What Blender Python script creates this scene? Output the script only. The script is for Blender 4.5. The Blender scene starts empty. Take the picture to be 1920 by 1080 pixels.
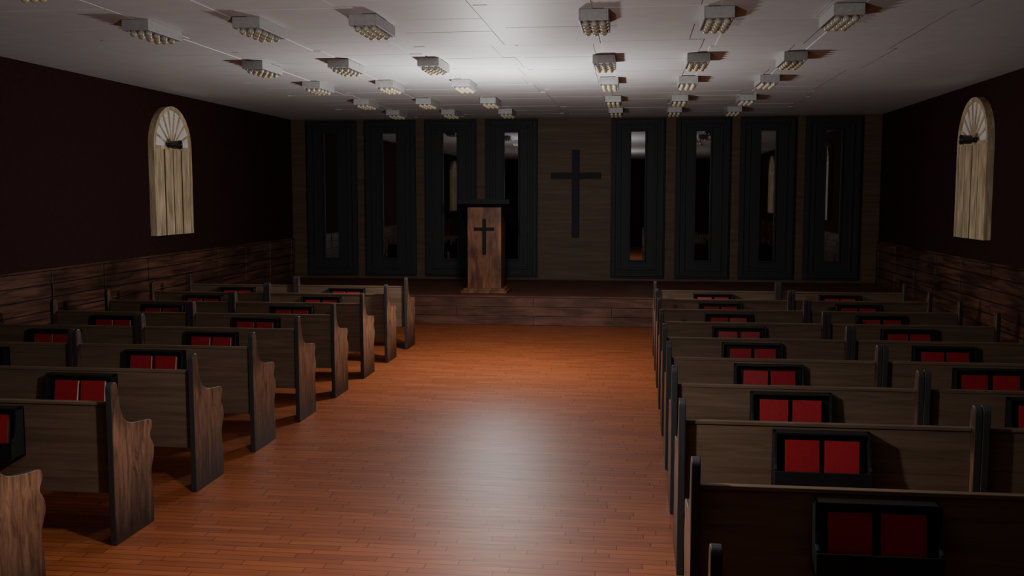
import bpy, bmesh, math, random
from mathutils import Vector, Matrix
random.seed(7)
scene = bpy.context.scene
C = scene.collection
R = math.radians

# ------------------------------------------------------------------ room numbers (metres)
XL, XR = -6.39, 4.23
YB, YF = 18.1, -3.0
ZC = 3.40
ST_Y, ST_Z = 15.15, 0.458
XC = -1.10

# ------------------------------------------------------------------ materials
def new_mat(name, rough=0.5, metal=0.0, spec=0.5, color=None):
    m = bpy.data.materials.new(name); m.use_nodes = True
    nt = m.node_tree; b = nt.nodes['Principled BSDF']
    b.inputs['Roughness'].default_value = rough
    b.inputs['Metallic'].default_value = metal
    b.inputs['Specular IOR Level'].default_value = spec
    if color: b.inputs['Base Color'].default_value = (*color, 1)
    return m, nt, b

def N(nt, t, **kw):
    n = nt.nodes.new(t)
    for k, v in kw.items():
        if hasattr(n, k): setattr(n, k, v)
        else: n.inputs[k].default_value = v
    return n

def coords(nt, scale, vary=True):
    tc = N(nt, 'ShaderNodeTexCoord')
    out = tc.outputs['Object']
    if vary:
        oi = N(nt, 'ShaderNodeObjectInfo')
        mul = N(nt, 'ShaderNodeMath', operation='MULTIPLY'); mul.inputs[1].default_value = 23.0
        nt.links.new(oi.outputs['Random'], mul.inputs[0])
        add = N(nt, 'ShaderNodeVectorMath', operation='ADD')
        nt.links.new(out, add.inputs[0]); nt.links.new(mul.outputs[0], add.inputs[1])
        out = add.outputs[0]
    mp = N(nt, 'ShaderNodeMapping'); mp.inputs['Scale'].default_value = scale
    nt.links.new(out, mp.inputs['Vector'])
    return mp.outputs[0]

def ramp(nt, src, stops):
    r = N(nt, 'ShaderNodeValToRGB')
    el = r.color_ramp.elements
    while len(el) < len(stops): el.new(0.5)
    for e, (p, c) in zip(el, stops): e.position = p; e.color = (*c, 1)
    nt.links.new(src, r.inputs[0]); return r.outputs[0]

def mixc(nt, a, b, fac, mode='MIX'):
    m = N(nt, 'ShaderNodeMix', data_type='RGBA', blend_type=mode)
    if isinstance(fac, (int, float)): m.inputs[0].default_value = fac
    else: nt.links.new(fac, m.inputs[0])
    for s, i in ((a, 6), (b, 7)):
        if isinstance(s, tuple): m.inputs[i].default_value = (*s, 1)
        else: nt.links.new(s, m.inputs[i])
    return m.outputs[2]

def bump(nt, b, h, strength=0.2, dist=0.01):
    bp = N(nt, 'ShaderNodeBump'); bp.inputs['Strength'].default_value = strength
    bp.inputs['Distance'].default_value = dist
    nt.links.new(h, bp.inputs['Height']); nt.links.new(bp.outputs[0], b.inputs['Normal'])

def wood(name, dark, light, scale, rough=0.45, spec=0.4, cloud=None, detail=8, lo=0.3, hi=0.7):
    m, nt, b = new_mat(name, rough, 0, spec)
    v = coords(nt, scale)
    n = N(nt, 'ShaderNodeTexNoise'); n.inputs['Scale'].default_value = 1.0
    n.inputs['Detail'].default_value = detail; n.inputs['Roughness'].default_value = 0.6
    n.inputs['Distortion'].default_value = 0.7
    nt.links.new(v, n.inputs['Vector'])
    col = ramp(nt, n.outputs['Fac'], [(lo, dark), (hi, light)])
    if cloud:
        sc, amount = cloud
        v2 = coords(nt, sc)
        n2 = N(nt, 'ShaderNodeTexNoise'); n2.inputs['Scale'].default_value = 1.0
        n2.inputs['Detail'].default_value = 4
        nt.links.new(v2, n2.inputs['Vector'])
        g = ramp(nt, n2.outputs['Fac'], [(0.35, (1-amount,)*3), (0.62, (1.0,)*3)])
        col = mixc(nt, col, g, 1.0, 'MULTIPLY')
    nt.links.new(col, b.inputs['Base Color'])
    bump(nt, b, n.outputs['Fac'], 0.12, 0.004)
    return m

M = {}
# floor of narrow strips running across the room, joints at random along each strip
m, nt, b = new_mat('strip_floor', 0.5, 0, 0.23); M['floor'] = m
ROWH = 0.068
tc = N(nt, 'ShaderNodeTexCoord'); sx = N(nt, 'ShaderNodeSeparateXYZ'); nt.links.new(tc.outputs['Object'], sx.inputs[0])
dv = N(nt, 'ShaderNodeMath', operation='DIVIDE'); nt.links.new(sx.outputs['Y'], dv.inputs[0]); dv.inputs[1].default_value = ROWH
fl = N(nt, 'ShaderNodeMath', operation='FLOOR'); nt.links.new(dv.outputs[0], fl.inputs[0])
wn = N(nt, 'ShaderNodeTexWhiteNoise', noise_dimensions='1D'); nt.links.new(fl.outputs[0], wn.inputs['W'])
ad = N(nt, 'ShaderNodeMath', operation='MULTIPLY_ADD'); nt.links.new(wn.outputs['Value'], ad.inputs[0]); ad.inputs[1].default_value = 3.7
nt.links.new(sx.outputs['X'], ad.inputs[2])
cb = N(nt, 'ShaderNodeCombineXYZ'); nt.links.new(ad.outputs[0], cb.inputs['X']); nt.links.new(sx.outputs['Y'], cb.inputs['Y'])
br = N(nt, 'ShaderNodeTexBrick'); br.offset = 0.0; br.offset_frequency = 2; br.squash = 1.0
br.inputs['Color1'].default_value = (0.300, 0.083, 0.027, 1)
br.inputs['Color2'].default_value = (0.222, 0.058, 0.019, 1)
br.inputs['Mortar'].default_value = (0.06, 0.015, 0.006, 1)
for k, val in (('Scale', 1), ('Mortar Size', 0.0027), ('Mortar Smooth', 0.25), ('Brick Width', 0.46), ('Row Height', ROWH), ('Bias', 0.0)):
    br.inputs[k].default_value = val
nt.links.new(cb.outputs[0], br.inputs['Vector'])
v2 = coords(nt, (2.2, 34, 1), False)
n = N(nt, 'ShaderNodeTexNoise'); n.inputs['Scale'].default_value = 1; n.inputs['Detail'].default_value = 9; n.inputs['Distortion'].default_value = 0.8
nt.links.new(v2, n.inputs['Vector'])
g = ramp(nt, n.outputs['Fac'], [(0.3, (0.84, 0.82, 0.81)), (0.7, (1.09, 1.08, 1.07))])
nt.links.new(mixc(nt, br.outputs['Color'], g, 1.0, 'MULTIPLY'), b.inputs['Base Color'])
rr = ramp(nt, n.outputs['Fac'], [(0.2, (0.53,)*3), (0.8, (0.47,)*3)])
nt.links.new(rr, b.inputs['Roughness'])
bump(nt, b, br.outputs['Fac'], -0.25, 0.002)

# ceiling of painted sheets
m, nt, b = new_mat('ceiling_sheet', 0.55, 0, 0.3); M['ceiling'] = m
v = coords(nt, (1.2, 1.2, 1.2), False); n = N(nt, 'ShaderNodeTexNoise'); n.inputs['Detail'].default_value = 4
nt.links.new(v, n.inputs['Vector'])
nt.links.new(ramp(nt, n.outputs['Fac'], [(0.3, (0.63, 0.64, 0.655)), (0.7, (0.68, 0.69, 0.705))]), b.inputs['Base Color'])

# plaster walls, nearly black maroon
m, nt, b = new_mat('maroon_plaster', 0.85, 0, 0.08); M['plaster'] = m
v = coords(nt, (3, 3, 3), False); n = N(nt, 'ShaderNodeTexNoise'); n.inputs['Detail'].default_value = 6
nt.links.new(v, n.inputs['Vector'])
nt.links.new(ramp(nt, n.outputs['Fac'], [(0.3, (0.027, 0.0095, 0.0105)), (0.7, (0.033, 0.0115, 0.0125))]), b.inputs['Base Color'])
bump(nt, b, n.outputs['Fac'], 0.05, 0.003)

M['wainscot'] = wood('wainscot_wood', (0.034, 0.015, 0.010), (0.175, 0.077, 0.047), (3, 1.3, 22), 0.36, 0.45, ((1.6, 1.2, 2.4), 0.65), 8, .34, .68)
M['riser'] = wood('riser_wood', (0.075, 0.032, 0.021), (0.185, 0.080, 0.051), (1.8, 2, 12), 0.45, 0.3, ((1.6, 1, 3), 0.45), 8, .34, .68)
M['deck'] = wood('deck_wood', (0.070, 0.026, 0.015), (0.150, 0.056, 0.033), (1.5, 16, 2), 0.55, 0.3)
M['backwood'] = wood('back_wall_oak', (0.070, 0.043, 0.027), (0.130, 0.081, 0.051), (1.0, 8, 20), 0.55, 0.2)
M['pewwood'] = wood('pew_back_oak', (0.082, 0.052, 0.033), (0.150, 0.098, 0.064), (1.6, 9, 30), 0.45, 0.3)
M['seatwood'] = wood('pew_seat_oak', (0.052, 0.030, 0.016), (0.09, 0.055, 0.030), (2.0, 20, 9), 0.4, 0.35)
M['pulpit'] = wood('pulpit_walnut', (0.095, 0.036, 0.017), (0.30, 0.124, 0.060), (11, 8, 2.4), 0.42, 0.25, ((4, 4, 2.2), 0.5), 8, .34, .66)
M['cream'] = wood('pale_pine', (0.46, 0.32, 0.17), (0.88, 0.73, 0.49), (16, 20, 1.8), 0.5, 0.3, ((8, 10, 3.0), 0.35))

# pew end: walnut with charred post top and foot
m, nt, b = new_mat('pew_end_walnut', 0.42, 0, 0.33); M['endwood'] = m
v = coords(nt, (14, 20, 4.2)); n = N(nt, 'ShaderNodeTexNoise'); n.inputs['Scale'].default_value = 1; n.inputs['Detail'].default_value = 8; n.inputs['Distortion'].default_value = 1.2
n.inputs['Roughness'].default_value = 0.64
nt.links.new(v, n.inputs['Vector'])
col = ramp(nt, n.outputs['Fac'], [(0.34, (0.080, 0.036, 0.020)), (0.68, (0.30, 0.155, 0.088))])
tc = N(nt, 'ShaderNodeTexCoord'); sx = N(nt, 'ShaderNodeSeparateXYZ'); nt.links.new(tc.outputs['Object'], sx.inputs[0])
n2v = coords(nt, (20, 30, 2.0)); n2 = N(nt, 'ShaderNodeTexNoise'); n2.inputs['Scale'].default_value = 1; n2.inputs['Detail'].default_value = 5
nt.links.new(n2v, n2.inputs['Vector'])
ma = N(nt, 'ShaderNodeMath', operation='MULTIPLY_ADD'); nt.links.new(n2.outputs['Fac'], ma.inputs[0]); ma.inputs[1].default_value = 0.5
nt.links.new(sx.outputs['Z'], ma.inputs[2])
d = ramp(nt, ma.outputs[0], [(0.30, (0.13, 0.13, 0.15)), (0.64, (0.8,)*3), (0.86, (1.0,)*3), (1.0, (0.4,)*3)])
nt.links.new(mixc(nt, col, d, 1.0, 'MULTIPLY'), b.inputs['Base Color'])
bump(nt, b, n.outputs['Fac'], 0.12, 0.004)

def plain(name, color, rough, metal=0, spec=0.5, var=0.12, scale=30):
    m, nt, b = new_mat(name, rough, metal, spec)
    v = coords(nt, (scale,)*3); n = N(nt, 'ShaderNodeTexNoise'); n.inputs['Scale'].default_value = 1; n.inputs['Detail'].default_value = 4
    nt.links.new(v, n.inputs['Vector'])
    nt.links.new(ramp(nt, n.outputs['Fac'], [(0.3, tuple(c*(1-var) for c in color)), (0.7, tuple(min(1, c*(1+var)) for c in color))]), b.inputs['Base Color'])
    return m
M['edge'] = plain('charcoal_paint', (0.028, 0.027, 0.030), 0.5, 0, 0.35)
M['rack'] = plain('black_paint', (0.011, 0.011, 0.012), 0.5, 0, 0.3)
M['panel'] = plain('charcoal_panel', (0.026, 0.028, 0.032), 0.6, 0, 0.2)
M['iron'] = plain('dark_iron', (0.028, 0.029, 0.032), 0.7, 0, 0.16)
M['desk'] = plain('black_desk', (0.010, 0.009, 0.010), 0.6, 0, 0.12)
M['mirror'] = plain('smoked_mirror', (0.42, 0.42, 0.43), 0.02, 1.0, 0.5, 0.02, 4)
M['red'] = plain('red_cover', (0.27, 0.011, 0.017), 0.42, 0, 0.4, 0.1, 60)
M['paper'] = plain('page_paper', (0.55, 0.50, 0.40), 0.8)
M['housing'] = plain('grey_housing', (0.36, 0.36, 0.36), 0.5)
M['globe'] = plain('bulb_glass', (0.52, 0.515, 0.50), 0.3)
M['brass'] = plain('amber_cap', (0.52, 0.40, 0.18), 0.4, 0.0)
M['glass'] = plain('white_window_glass', (0.90, 0.90, 0.88), 0.3)
M['groove'] = plain('dark_groove', (0.035, 0.021, 0.010), 0.8)
M['black'] = plain('black_metal', (0.010, 0.010, 0.011), 0.35)
M['lens'] = plain('dark_lens', (0.02, 0.02, 0.022), 0.1)

# ------------------------------------------------------------------ mesh helpers
def box(bm, lo, hi, mi=0):
    x0, y0, z0 = lo; x1, y1, z1 = hi
    vs = [bm.verts.new(p) for p in ((x0,y0,z0),(x1,y0,z0),(x1,y1,z0),(x0,y1,z0),(x0,y0,z1),(x1,y0,z1),(x1,y1,z1),(x0,y1,z1))]
    fs = []
    for q in ((0,3,2,1),(4,5,6,7),(0,1,5,4),(1,2,6,5),(2,3,7,6),(3,0,4,7)):
        f = bm.faces.new([vs[i] for i in q]); f.material_index = mi; fs.append(f)
    return vs, fs

def prism(bm, prof, t0, t1, axis='x', mi=0, mi_side=None):
    """profile (p, q) extruded from t0 to t1: axis x -> (t, p, q); axis y -> (p, t, q); axis z -> (p, q, t)"""
    def P(t, p, q): return {'x': (t, p, q), 'y': (p, t, q), 'z': (p, q, t)}[axis]
    a = [bm.verts.new(P(t0, p, q)) for p, q in prof]
    c = [bm.verts.new(P(t1, p, q)) for p, q in prof]
    f = bm.faces.new(a); f.material_index = mi
    f = bm.faces.new(list(reversed(c))); f.material_index = mi
    n = len(prof)
    for i in range(n):
        f = bm.faces.new((a[(i+1) % n], a[i], c[i], c[(i+1) % n])); f.material_index = mi if mi_side is None else mi_side

def lathe(bm, prof, axis='z', seg=20, mi=0, center=(0, 0, 0)):
    """prof list of (radius, height)"""
    rings = []
    cx, cy, cz = center
    for r, h in prof:
        ring = []
        for i in range(seg):
            a = 2*math.pi*i/seg
            p = (r*math.cos(a), r*math.sin(a), h)
            if axis == 'x': p = (p[2], p[0], p[1])
            ring.append(bm.verts.new((p[0]+cx, p[1]+cy, p[2]+cz)))
        rings.append(ring)
    for j in range(len(rings)-1):
        for i in range(seg):
            f = bm.faces.new((rings[j][i], rings[j][(i+1) % seg], rings[j+1][(i+1) % seg], rings[j+1][i]))
            f.material_index = mi if not isinstance(mi, list) else mi[j]; f.smooth = True
    for ring, mm in ((rings[0], 0), (rings[-1], -1)):
        f = bm.faces.new(ring); f.material_index = mi if not isinstance(mi, list) else mi[mm]

def smooth_prof(pts, sub=3):
    out = []
    n = len(pts)
    for i in range(n-1):
        p0 = pts[max(i-1, 0)]; p1 = pts[i]; p2 = pts[i+1]; p3 = pts[min(i+2, n-1)]
        for k in range(sub):
            t = k/sub
            out.append(tuple(0.5*((2*p1[j]) + (-p0[j]+p2[j])*t + (2*p0[j]-5*p1[j]+4*p2[j]-p3[j])*t*t + (-p0[j]+3*p1[j]-3*p2[j]+p3[j])*t**3) for j in (0, 1)))
    out.append(pts[-1]); return out

def obj(name, bm, mats, parent=None, bevel=0.0, seg=2):
    bmesh.ops.recalc_face_normals(bm, faces=bm.faces[:])
    me = bpy.data.meshes.new(name); bm.to_mesh(me); bm.free()
    for mm in (mats if isinstance(mats, (list, tuple)) else [mats]): me.materials.append(mm)
    o = bpy.data.objects.new(name, me); C.objects.link(o)
    if parent: o.parent = parent
    if bevel:
        bv = o.modifiers.new('bevel', 'BEVEL'); bv.width = bevel; bv.segments = seg; bv.limit_method = 'ANGLE'; bv.angle_limit = R(40)
        bv.harden_normals = False
    return o

def tag(o, label, cat, group=None):
    o['label'] = label; o['category'] = cat
    if group: o['group'] = group
    return o

def thing(name, label, cat, loc=(0, 0, 0), rz=0, group=None):
    o = bpy.data.objects.new(name, None); C.objects.link(o)
    o.empty_display_size = 0.1
    o.location = loc; o.rotation_euler = (0, 0, rz)
    return tag(o, label, cat, group)

def struct(o): o['kind'] = 'structure'; return o

def dup(root, loc, label=None, group=None, rz=None):
    def rec(o, par):
        c = o.copy(); C.objects.link(c)
        if par: c.parent = par
        for ch in list(kids.get(o.name, [])): rec(ch, c)
        return c
    kids = {}
    stack = [root]
    while stack:
        o = stack.pop(); ks = list(o.children); kids[o.name] = ks; stack += ks
    r = rec(root, None); r.location = loc
    if rz is not None: r.rotation_euler = (0, 0, rz)
    if label: r['label'] = label
    if group: r['group'] = group
    return r

# ------------------------------------------------------------------ room shell
bm = bmesh.new(); box(bm, (XL-.2, YF-.2, -.15), (XR+.2, YB+.2, 0)); struct(obj('floor', bm, M['floor']))
bm = bmesh.new(); box(bm, (XL-.2, YF-.2, ZC), (XR+.2, YB+.2, ZC+.15))
# thin raised sheets laid in strips between the rows of lights, their joints staggered from strip to strip
bounds = [-4.90, -3.97, -3.05, -2.11, -1.22, -.33, .60, 1.53, 2.46]
for i in range(len(bounds)-1):
    y = YF + (0.0, .41, .2, .62)[i % 4]
    while y < YB-.3:
        y1 = min(y+random.choice((.62, .82, .82, 1.0)), YB-.02)
        t = random.choice((.0045, .006, .006))
        a, c = random.choice(((.008, .008), (.12, .01), (.01, .14), (.08, .08)))
        box(bm, (bounds[i]+a, y+.008, ZC-t), (bounds[i+1]-c, y1-.008, ZC+.01))
        y = y1
struct(obj('ceiling', bm, M['ceiling']))
bm = bmesh.new(); box(bm, (XL-.2, YF-.2, 0), (XL, YB+.2, ZC)); struct(obj('wall_left', bm, M['plaster']))
bm = bmesh.new(); box(bm, (XR, YF-.2, 0), (XR+.2, YB+.2, ZC)); struct(obj('wall_right', bm, M['plaster']))
bm = bmesh.new(); box(bm, (XL, YB, 0), (XR, YB+.2, ZC)); struct(obj('wall_back', bm, M['backwood']))
bm = bmesh.new(); box(bm, (XL, YF-.2, 0), (XR, YF, ZC)); struct(obj('wall_front', bm, M['plaster']))

# plank wainscot on both side walls
def wainscot(name, x0, x1):
    bm = bmesh.new()
    rows, top = 8, 1.18
    back = x0 if abs(x0-XL) < .01 else x1
    inner = x1 if back == x0 else x0
    s = 1 if inner > back else -1
    box(bm, (min(back, back+s*.016), YF, 0), (max(back, back+s*.016), YB, top), 1)
    for r in range(rows):
        z0 = r*top/rows; z1 = (r+1)*top/rows
        y = YF
        while y < YB:
            y1 = min(y+1.10, YB)
            d = 0.034 + random.uniform(-.005, .005)
            a, c = back+s*.008, back+s*d
            box(bm, (min(a, c), y+.012, z0+.006), (max(a, c), y1-.012, z1-.006))
            y = y1
    box(bm, (min(back, back+s*.045), YF, top), (max(back, back+s*.045), YB, top+.025))
    return struct(obj(name, bm, [M['wainscot'], M['rack']], bevel=.005))
wainscot('trim_1', XL, XL+.04)
wainscot('trim_2', XR-.04, XR)

# ------------------------------------------------------------------ stage
st = thing('stage', 'low wooden stage with plank riser below the mirrored back wall', 'stage', ((XL+XR)/2, (ST_Y+YB)/2, 0))
def local(o, bm): bmesh.ops.translate(bm, verts=bm.verts[:], vec=-Vector(o.location)); return bm
bm = bmesh.new()
W0, W1 = XL+.045, XR-.045
for r in range(3):
    x = W0
    k = 0
    while x < W1-.01:
        x1 = min(x + (2.4 if (k or r % 2 == 0) else 1.2), W1)
        d = random.uniform(-.003, .003)
        box(bm, (x+.0015, ST_Y+.004+d, r*.143+.003), (x1-.0015, ST_Y+.05, (r+1)*.143-.003)); x = x1; k += 1
obj('riser', local(st, bm), M['riser'], st, .003)
bm = bmesh.new(); box(bm, (W0, ST_Y-.006, .43), (W1, YB-.001, ST_Z)); box(bm, (W0, ST_Y+.05, 0.001), (W1, YB-.001, .43))
obj('deck', local(st, bm), M['deck'], st, .004)

# ------------------------------------------------------------------ tall dark mirror panels on the back wall
def make_panel(name, label, x):
    t = thing(name, label, 'wall panel', (x, YB, .51), 0, 'dark mirror panels on the back wall')
    H = 2.86
    bm = bmesh.new(); box(bm, (-.48, -.05, 0), (.48, 0, H)); obj('backing_board', bm, M['panel'], t, .004)
    # two stepped mouldings round the mirror
    def ring(bm, w0, z0, z1, w, y0, y1):
        box(bm, (-w0, y0, z0), (-w0+w, y1, z1)); box(bm, (w0-w, y0, z0), (w0, y1, z1))
        box(bm, (-w0+w, y0, z0), (w0-w, y1, z0+w)); box(bm, (-w0+w, y0, z1-w), (w0-w, y1, z1))
    bm = bmesh.new(); ring(bm, .46, .03, H-.03, .07, -.075, -.05); ring(bm, .345, .14, H-.13, .05, -.068, -.05)
    obj('moulding', bm, M['panel'], t, .008)
    bm = bmesh.new(); ring(bm, .155, .30, H-.21, .032, -.080, -.05); obj('mirror_frame', bm, M['panel'], t, .006)
    bm = bmesh.new(); box(bm, (-.124, -.058, .331), (.124, -.0505, H-.241)); obj('mirror', bm, M['mirror'], t)
    return t
words = ['leftmost on the back wall', 'second from left on the back wall', 'third from left, behind the pulpit\'s left side',
         'fourth from left, between pulpit and wall cross', 'just right of the wall cross', 'third from right on the back wall',
         'second from right on the back wall', 'rightmost on the back wall']
proto = None
for i, off in enumerate((-4.51, -3.40, -2.27, -1.145, 1.135, 2.28, 3.40, 4.52)):
    lab = 'tall charcoal panel with narrow mirror strip, ' + words[i]
    if proto is None: proto = make_panel('mirror_panel', lab, XC+off)
    else: dup(proto, (XC+off, YB, .51), lab)

# wall cross
def cross_bm(w, wh, h, arm, armz, d):
    bm = bmesh.new(); hw = w/2; ha = wh/2
    prof = [(-hw, 0), (hw, 0), (hw, armz-ha), (arm/2, armz-ha), (arm/2, armz+ha), (hw, armz+ha), (hw, h), (-hw, h), (-hw, armz+ha), (-arm/2, armz+ha), (-arm/2, armz-ha), (-hw, armz-ha)]
    prism(bm, prof, -d, 0, 'y'); return bm
o = obj('wall_cross', cross_bm(.13, .11, 1.57, .90, 1.11, .06), M['iron'], None, .006)
o.location = (XC+.02, YB-.0005, 1.24)
tag(o, 'large dark plain cross mounted at the centre of the back wall', 'cross')

# ------------------------------------------------------------------ pulpit
PX, PY = -2.36, 15.52
pu = thing('pulpit', 'walnut pulpit with slanted black top and dark cross on the stage', 'pulpit', (PX, PY, ST_Z))
b0 = ST_Z
DT = .075
def und(y): return 1.94 - .514*(y+.1) - DT - b0
bm = bmesh.new(); prism(bm, [(0, .075), (.5, .075), (.5, und(.5)), (0, und(0))], -.268, .268, 'x'); obj('column', bm, M['pulpit'], pu, .005)
bm = bmesh.new(); box(bm, (-.37, -.07, 0.0005), (.37, .59, .045)); box(bm, (-.335, -.04, .045), (.335, .555, .0755)); obj('plinth', bm, M['pulpit'], pu, .006)
bm = bmesh.new()
prism(bm, [(-.10, und(-.10)), (.62, und(.62)), (.62, und(.62)+DT), (-.10, und(-.10)+DT)], -.415, .415, 'x')
dk = obj('desk_top', bm, M['desk'], pu, .006)
bm = bmesh.new(); prism(bm, [(.59, und(.59)+DT), (.62, und(.62)+DT), (.62, und(.62)+DT+.03), (.59, und(.59)+DT+.03)], -.38, .38, 'x'); obj('book_ledge', bm, M['desk'], dk, .003)
c = obj('cross', cross_bm(.055, .05, .56, .32, .40, .025), M['desk'], pu, .003); c.location = (0, -.0005, 1.07-b0)

# ------------------------------------------------------------------ pews
L = 1.49; TH = .038; RO = -.025
curve = smooth_prof([(0, .90), (.004, .922), (.018, .938), (.042, .942), (.063, .932), (.074, .905), (.080, .86), (.092, .80), (.113, .745), (.145, .704),
    (.19, .680), (.25, .666), (.33, .655), (.40, .649), (.44, .642), (.461, .624), (.465, .60), (.455, .575), (.441, .555), (.438, .533),
    (.450, .512), (.468, .488), (.479, .455), (.476, .415), (.462, .38), (.446, .345), (.438, .31), (.439, .27), (.448, .22), (.455, .15), (.455, 0)], 3)
END = [(0, 0)] + curve
def make_pew(label, group, loc, L=1.49, RO=-.025):
    t = thing('pew', label, 'pew', loc, 0, group)
    h = L/2
    for s in (-1, 1):
        bm = bmesh.new()
        a, c = (-h+.001, -h+TH) if s < 0 else (h-TH, h-.001)
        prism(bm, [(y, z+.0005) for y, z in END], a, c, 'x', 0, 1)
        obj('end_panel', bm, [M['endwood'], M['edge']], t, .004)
    i = h-TH+.0005
    bm = bmesh.new(); prism(bm, [(.05, .29), (.05, .805), (.074, .805), (.10, .29)], -i, i, 'x')
    bk = obj('backrest', bm, M['pewwood'], t, .003)
    bm = bmesh.new(); box(bm, (-i, .044, .805), (i, .081, .824)); obj('top_rail', bm, M['pewwood'], bk, .003)
    bm = bmesh.new(); prism(bm, [(.09, .405), (.43, .42), (.445, .435), (.44, .455), (.42, .458), (.085, .44)], -i, i, 'x'); obj('seat', bm, M['seatwood'], t, .004)
    bm = bmesh.new(); box(bm, (-i, .385, .30), (i, .405, .418)); obj('seat_rail', bm, M['seatwood'], t, .003)
    # book rack on the rear of the backrest
    bm = bmesh.new()
    W = .242
    box(bm, (RO-W, .036, .50), (RO+W, .0495, .79))
    box(bm, (RO-W, -.07, .50), (RO+W, .036, .514))
    box(bm, (RO-W, -.022, .778), (RO+W, .036, .79))
    side = [(.049, .50), (.049, .79), (-.022, .79), (-.034, .67), (-.045, .625), (-.07, .61), (-.07, .50)]
    prism(bm, side, RO-W, RO-W+.015, 'x'); prism(bm, side, RO+W-.015, RO+W, 'x')
    rk = obj('book_rack', bm, M['rack'], t, .002)
    bm = bmesh.new(); box(bm, (RO-W, -.080, .50), (RO+W, -.07, .600)); obj('front_lip', bm, M['rack'], rk, .003)
    return t

def make_book(label, group, loc):
    t = thing('hymn_book', label, 'book', loc, 0, group)
    w, d, h = .170, .030, .232
    bm = bmesh.new()
    box(bm, (-w/2, -d/2, 0), (w/2, -d/2+.003, h)); box(bm, (-w/2, d/2-.003, 0), (w/2, d/2, h)); box(bm, (-w/2, -d/2+.003, 0), (-w/2+.004, d/2-.003, h))
    obj('cover', bm, M['red'], t, .0015)
    bm = bmesh.new(); box(bm, (-w/2+.004, -d/2+.003, .004), (w/2-.005, d/2-.003, h-.005)); obj('page_block', bm, M['paper'], t)
    t.rotation_euler = (R(-9), 0, 0)
    return t

ORD = ['first', 'second', 'third', 'fourth', 'fifth', 'sixth', 'seventh', 'eighth', 'ninth', 'tenth']
pew0 = {}; book0 = None
def pew_at(xc, y, side, where, rowi, books=True):
    global book0
    place = 'beside the aisle' if where == 'aisle-side' else 'by the wall'
    lab = f'dark wooden pew, {side} block, {place}, {ORD[rowi]} row from the stage'
    grp = f'pews {side} of the aisle'
    ro = -.062 if side == 'left' else -.028
    if side not in pew0: pew0[side] = make_pew(lab, grp, (xc, y, 0), LEN[side], ro)
    else: dup(pew0[side], (xc, y, 0), lab, grp)
    if not books: return
    for s, nm in ((-1, 'left'), (1, 'right')):
        bl = f'red book, {nm} of two, in rack of {side} {where} pew, {ORD[rowi]} row from stage'
        jit = random.uniform(-.008, .008)
        loc = (xc + ro + s*.099 + jit, y - .030, .5172)
        if book0 is None: book0 = make_book(bl, 'red books in the pew racks', loc); o = book0
        else: o = dup(book0, loc, bl)
        o.rotation_euler = (R(-8 + random.uniform(-2, 2)), 0, R(random.uniform(-4, 4)))
LEN = {'left': 1.49, 'right': 1.51}
LX, RX = -2.925, .235
L = LEN['left']
for k in range(-1, 8):
    y = 5.22 + 1.05*k if k >= 0 else 4.08; rowi = 7-k
    pew_at(LX-L/2, y, 'left', 'aisle-side', rowi, k >= 0)
    if k >= 2: pew_at(LX-1.5*L, y, 'left', 'wall-side', rowi)
L = LEN['right']
for k, y in enumerate((2.96, 3.99, 5.17, 6.19, 7.22, 8.26, 9.30, 10.34, 11.38, 12.42)):
    rowi = 9-k
    pew_at(RX+L/2, y, 'right', 'aisle-side', rowi, k >= 1)
    if k >= 2: pew_at(RX+1.5*L, y, 'right', 'wall-side', rowi)

# ------------------------------------------------------------------ ceiling lights
def make_light(label, loc):
    t = thing('ceiling_light', label, 'ceiling light', loc, 0, 'boxed bulb lights on the ceiling')
    bm = bmesh.new()
    w, d, h = .112, .30, .085
    box(bm, (-w, -d, -h), (-w+.014, d, -.0005)); box(bm, (w-.014, -d, -h), (w, d, -.0005))
    box(bm, (-w+.014, -d, -h), (w-.014, -d+.014, -.0005)); box(bm, (-w+.014, d-.014, -h), (w-.014, d, -.0005))
    box(bm, (-w+.014, -d+.014, -.068), (w-.014, d-.014, -.0005))
    obj('housing', bm, M['housing'], t, .003)
    for i in range(3):
        for j in range(4):
            bm = bmesh.new()
            prof = [(.014, -.068), (.015, -.076), (.017, -.078), (.022, -.084), (.025, -.092), (.0255, -.100), (.023, -.109), (.018, -.116), (.010, -.121), (.002, -.123)]
            lathe(bm, prof, 'z', 14, [1, 1] + [0]*4 + [1, 1, 1])
            o = obj('bulb', bm, [M['globe'], M['brass']], t)
            o.location = ((i-1)*.064, (j-1.5)*.135, 0)
    return t
cols = [(-3.97, 'leftmost column'), (-3.05, 'second column from left'), (-2.11, 'third column from left'),
        (-.33, 'third column from right'), (.60, 'second column from right'), (1.53, 'rightmost column')]
rows = [(16.45, 'first row from the stage'), (14.55, 'second row from the stage'), (12.3, 'third row from the stage'),
        (10.4, 'fourth row from the stage'), (7.95, 'fifth row from the stage'), (6.1, 'nearest row, cut by the frame')]
li0 = None
ZL = ZC - .0062
for ri, (y, rw) in enumerate(rows):
    for ci, (x, cw) in enumerate(cols):
        if ri == 5 and ci > 1: continue
        lab = f'grey box light with bulbs, {cw}, {rw}'
        if li0 is None: li0 = make_light(lab, (x, y, ZL))
        else: dup(li0, (x, y, ZL), lab)

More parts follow.
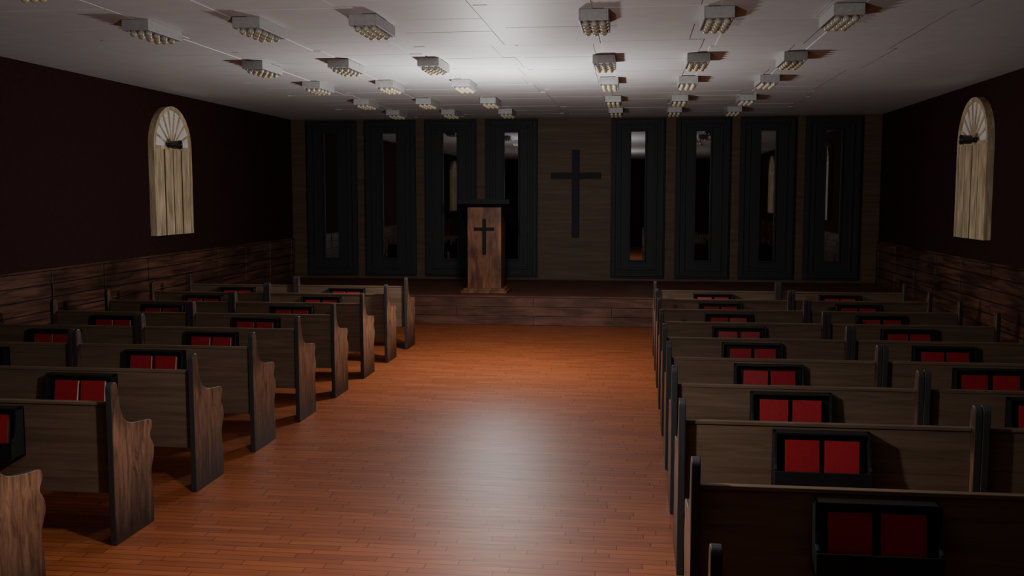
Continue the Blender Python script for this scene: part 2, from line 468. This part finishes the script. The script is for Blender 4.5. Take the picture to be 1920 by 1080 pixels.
# ------------------------------------------------------------------ arched windows, local frame: x along the wall, -y into the room
def make_window(name, loc, rz):
    t = bpy.data.objects.new(name, None); C.objects.link(t); t.location = loc; t.rotation_euler = (0, 0, rz); struct(t)
    Ro, Ri, sp = .56, .505, 1.19         # radii and springing above the sill
    n = 28
    def arc(r): return [(r*math.cos(math.pi*i/n), sp + r*math.sin(math.pi*i/n)) for i in range(n+1)]
    bm = bmesh.new()
    prism(bm, [(Ro, 0)] + arc(Ro) + [(-Ro, 0), (-Ri, 0)] + list(reversed(arc(Ri))) + [(Ri, 0)], -.09, 0, 'y')
    obj('window_frame', bm, M['cream'], t, .004)
    bm = bmesh.new()
    prism(bm, arc(Ri+.003), -.062, -.001, 'y'); obj('window_glass', bm, M['glass'], t)
    bm = bmesh.new()
    w = 2*Ri/4
    for k in range(4):
        x0 = -Ri + k*w
        box(bm, (x0+.019, -.080-.004*(k % 2), .0), (x0+w-.019, -.02, sp))
    box(bm, (-Ri, -.074, 0.002), (Ri, -.001, sp-.002), 1)
    obj('board_panel', bm, [M['cream'], M['groove']], t, .003)
    bm = bmesh.new()
    box(bm, (-Ri, -.088, sp-.03), (Ri, -.03, sp+.015))
    prism(bm, [(.09*math.cos(math.pi*i/12), sp + .09*math.sin(math.pi*i/12)) for i in range(13)], -.088, -.03, 'y')
    for k in range(1, 9):
        a = math.pi*k/9
        d = Vector((math.cos(a), math.sin(a))); p = Vector((-d.y, d.x))
        q = [d*.08 + p*.007, d*(Ri+.002) + p*.014, d*(Ri+.002) - p*.014, d*.08 - p*.007]
        prism(bm, [(v.x, v.y+sp) for v in q], -.078, -.03, 'y')
    obj('sunburst_mullion', bm, M['cream'], t, .003)
    return t
WY = 13.11
w1 = make_window('window_1', (XL, WY, 1.46), R(90))
for nm, loc, rz in (('window_2', (XR, WY, 1.46), R(-90)), ('window_3', (XL, 1.4, 1.46), R(90)), ('window_4', (XR, 4.4, 1.46), R(-90))):
    dup(w1, loc, rz=rz).name = nm

# black spot fittings on the windows
def make_spot(label, loc, rz):
    t = thing('spotlight', label, 'spotlight', loc, rz, 'black spotlights on the arched windows')
    bm = bmesh.new(); lathe(bm, [(.030, .0), (.030, .008), (.027, .012), (.027, .065)], 'x', 20); obj('arm', bm, M['black'], t)
    bm = bmesh.new(); lathe(bm, [(.03, .05), (.046, .056), (.052, .07), (.056, .165), (.060, .170), (.060, .19), (.052, .19), (.050, .178)], 'x', 24); hd = obj('head', bm, M['black'], t)
    bm = bmesh.new(); lathe(bm, [(.050, .174), (.050, .179), (.03, .183), (.004, .185)], 'x', 24); obj('lens', bm, M['lens'], hd)
    return t
s1 = make_spot('black spotlight jutting from the arched window in the left wall', (XL+.0888, WY-.18, 2.68), 0)
dup(s1, (XR-.0888, WY-.18, 2.68), 'black spotlight jutting from the arched window in the right wall', rz=R(180))

# ------------------------------------------------------------------ light
def lamp(name, typ, loc, energy, color=(1, 1, 1), **kw):
    d = bpy.data.lights.new(name, typ); d.energy = energy; d.color = color
    for k, v in kw.items(): setattr(d, k, v)
    o = bpy.data.objects.new(name, d); C.objects.link(o); o.location = loc; return o
lamp('key_point_light', 'POINT', (-1.0, 4.15, 2.05), 138, (1, .97, .94), shadow_soft_size=.06)
lamp('far_point_light', 'POINT', (-1.55, 11.2, 2.1), 225, (1, .975, .95), shadow_soft_size=.12)

w = bpy.data.worlds.new('world'); scene.world = w; w.use_nodes = True
w.node_tree.nodes['Background'].inputs[0].default_value = (.01, .01, .012, 1)

# ------------------------------------------------------------------ camera
cd = bpy.data.cameras.new('camera'); cd.lens = 35; cd.sensor_width = 36; cd.clip_start = .05
cam = bpy.data.objects.new('camera', cd); C.objects.link(cam)
cam.location = (0, 0, 2.0); cam.rotation_euler = (R(90-5.32), 0, R(7.05))
scene.camera = cam
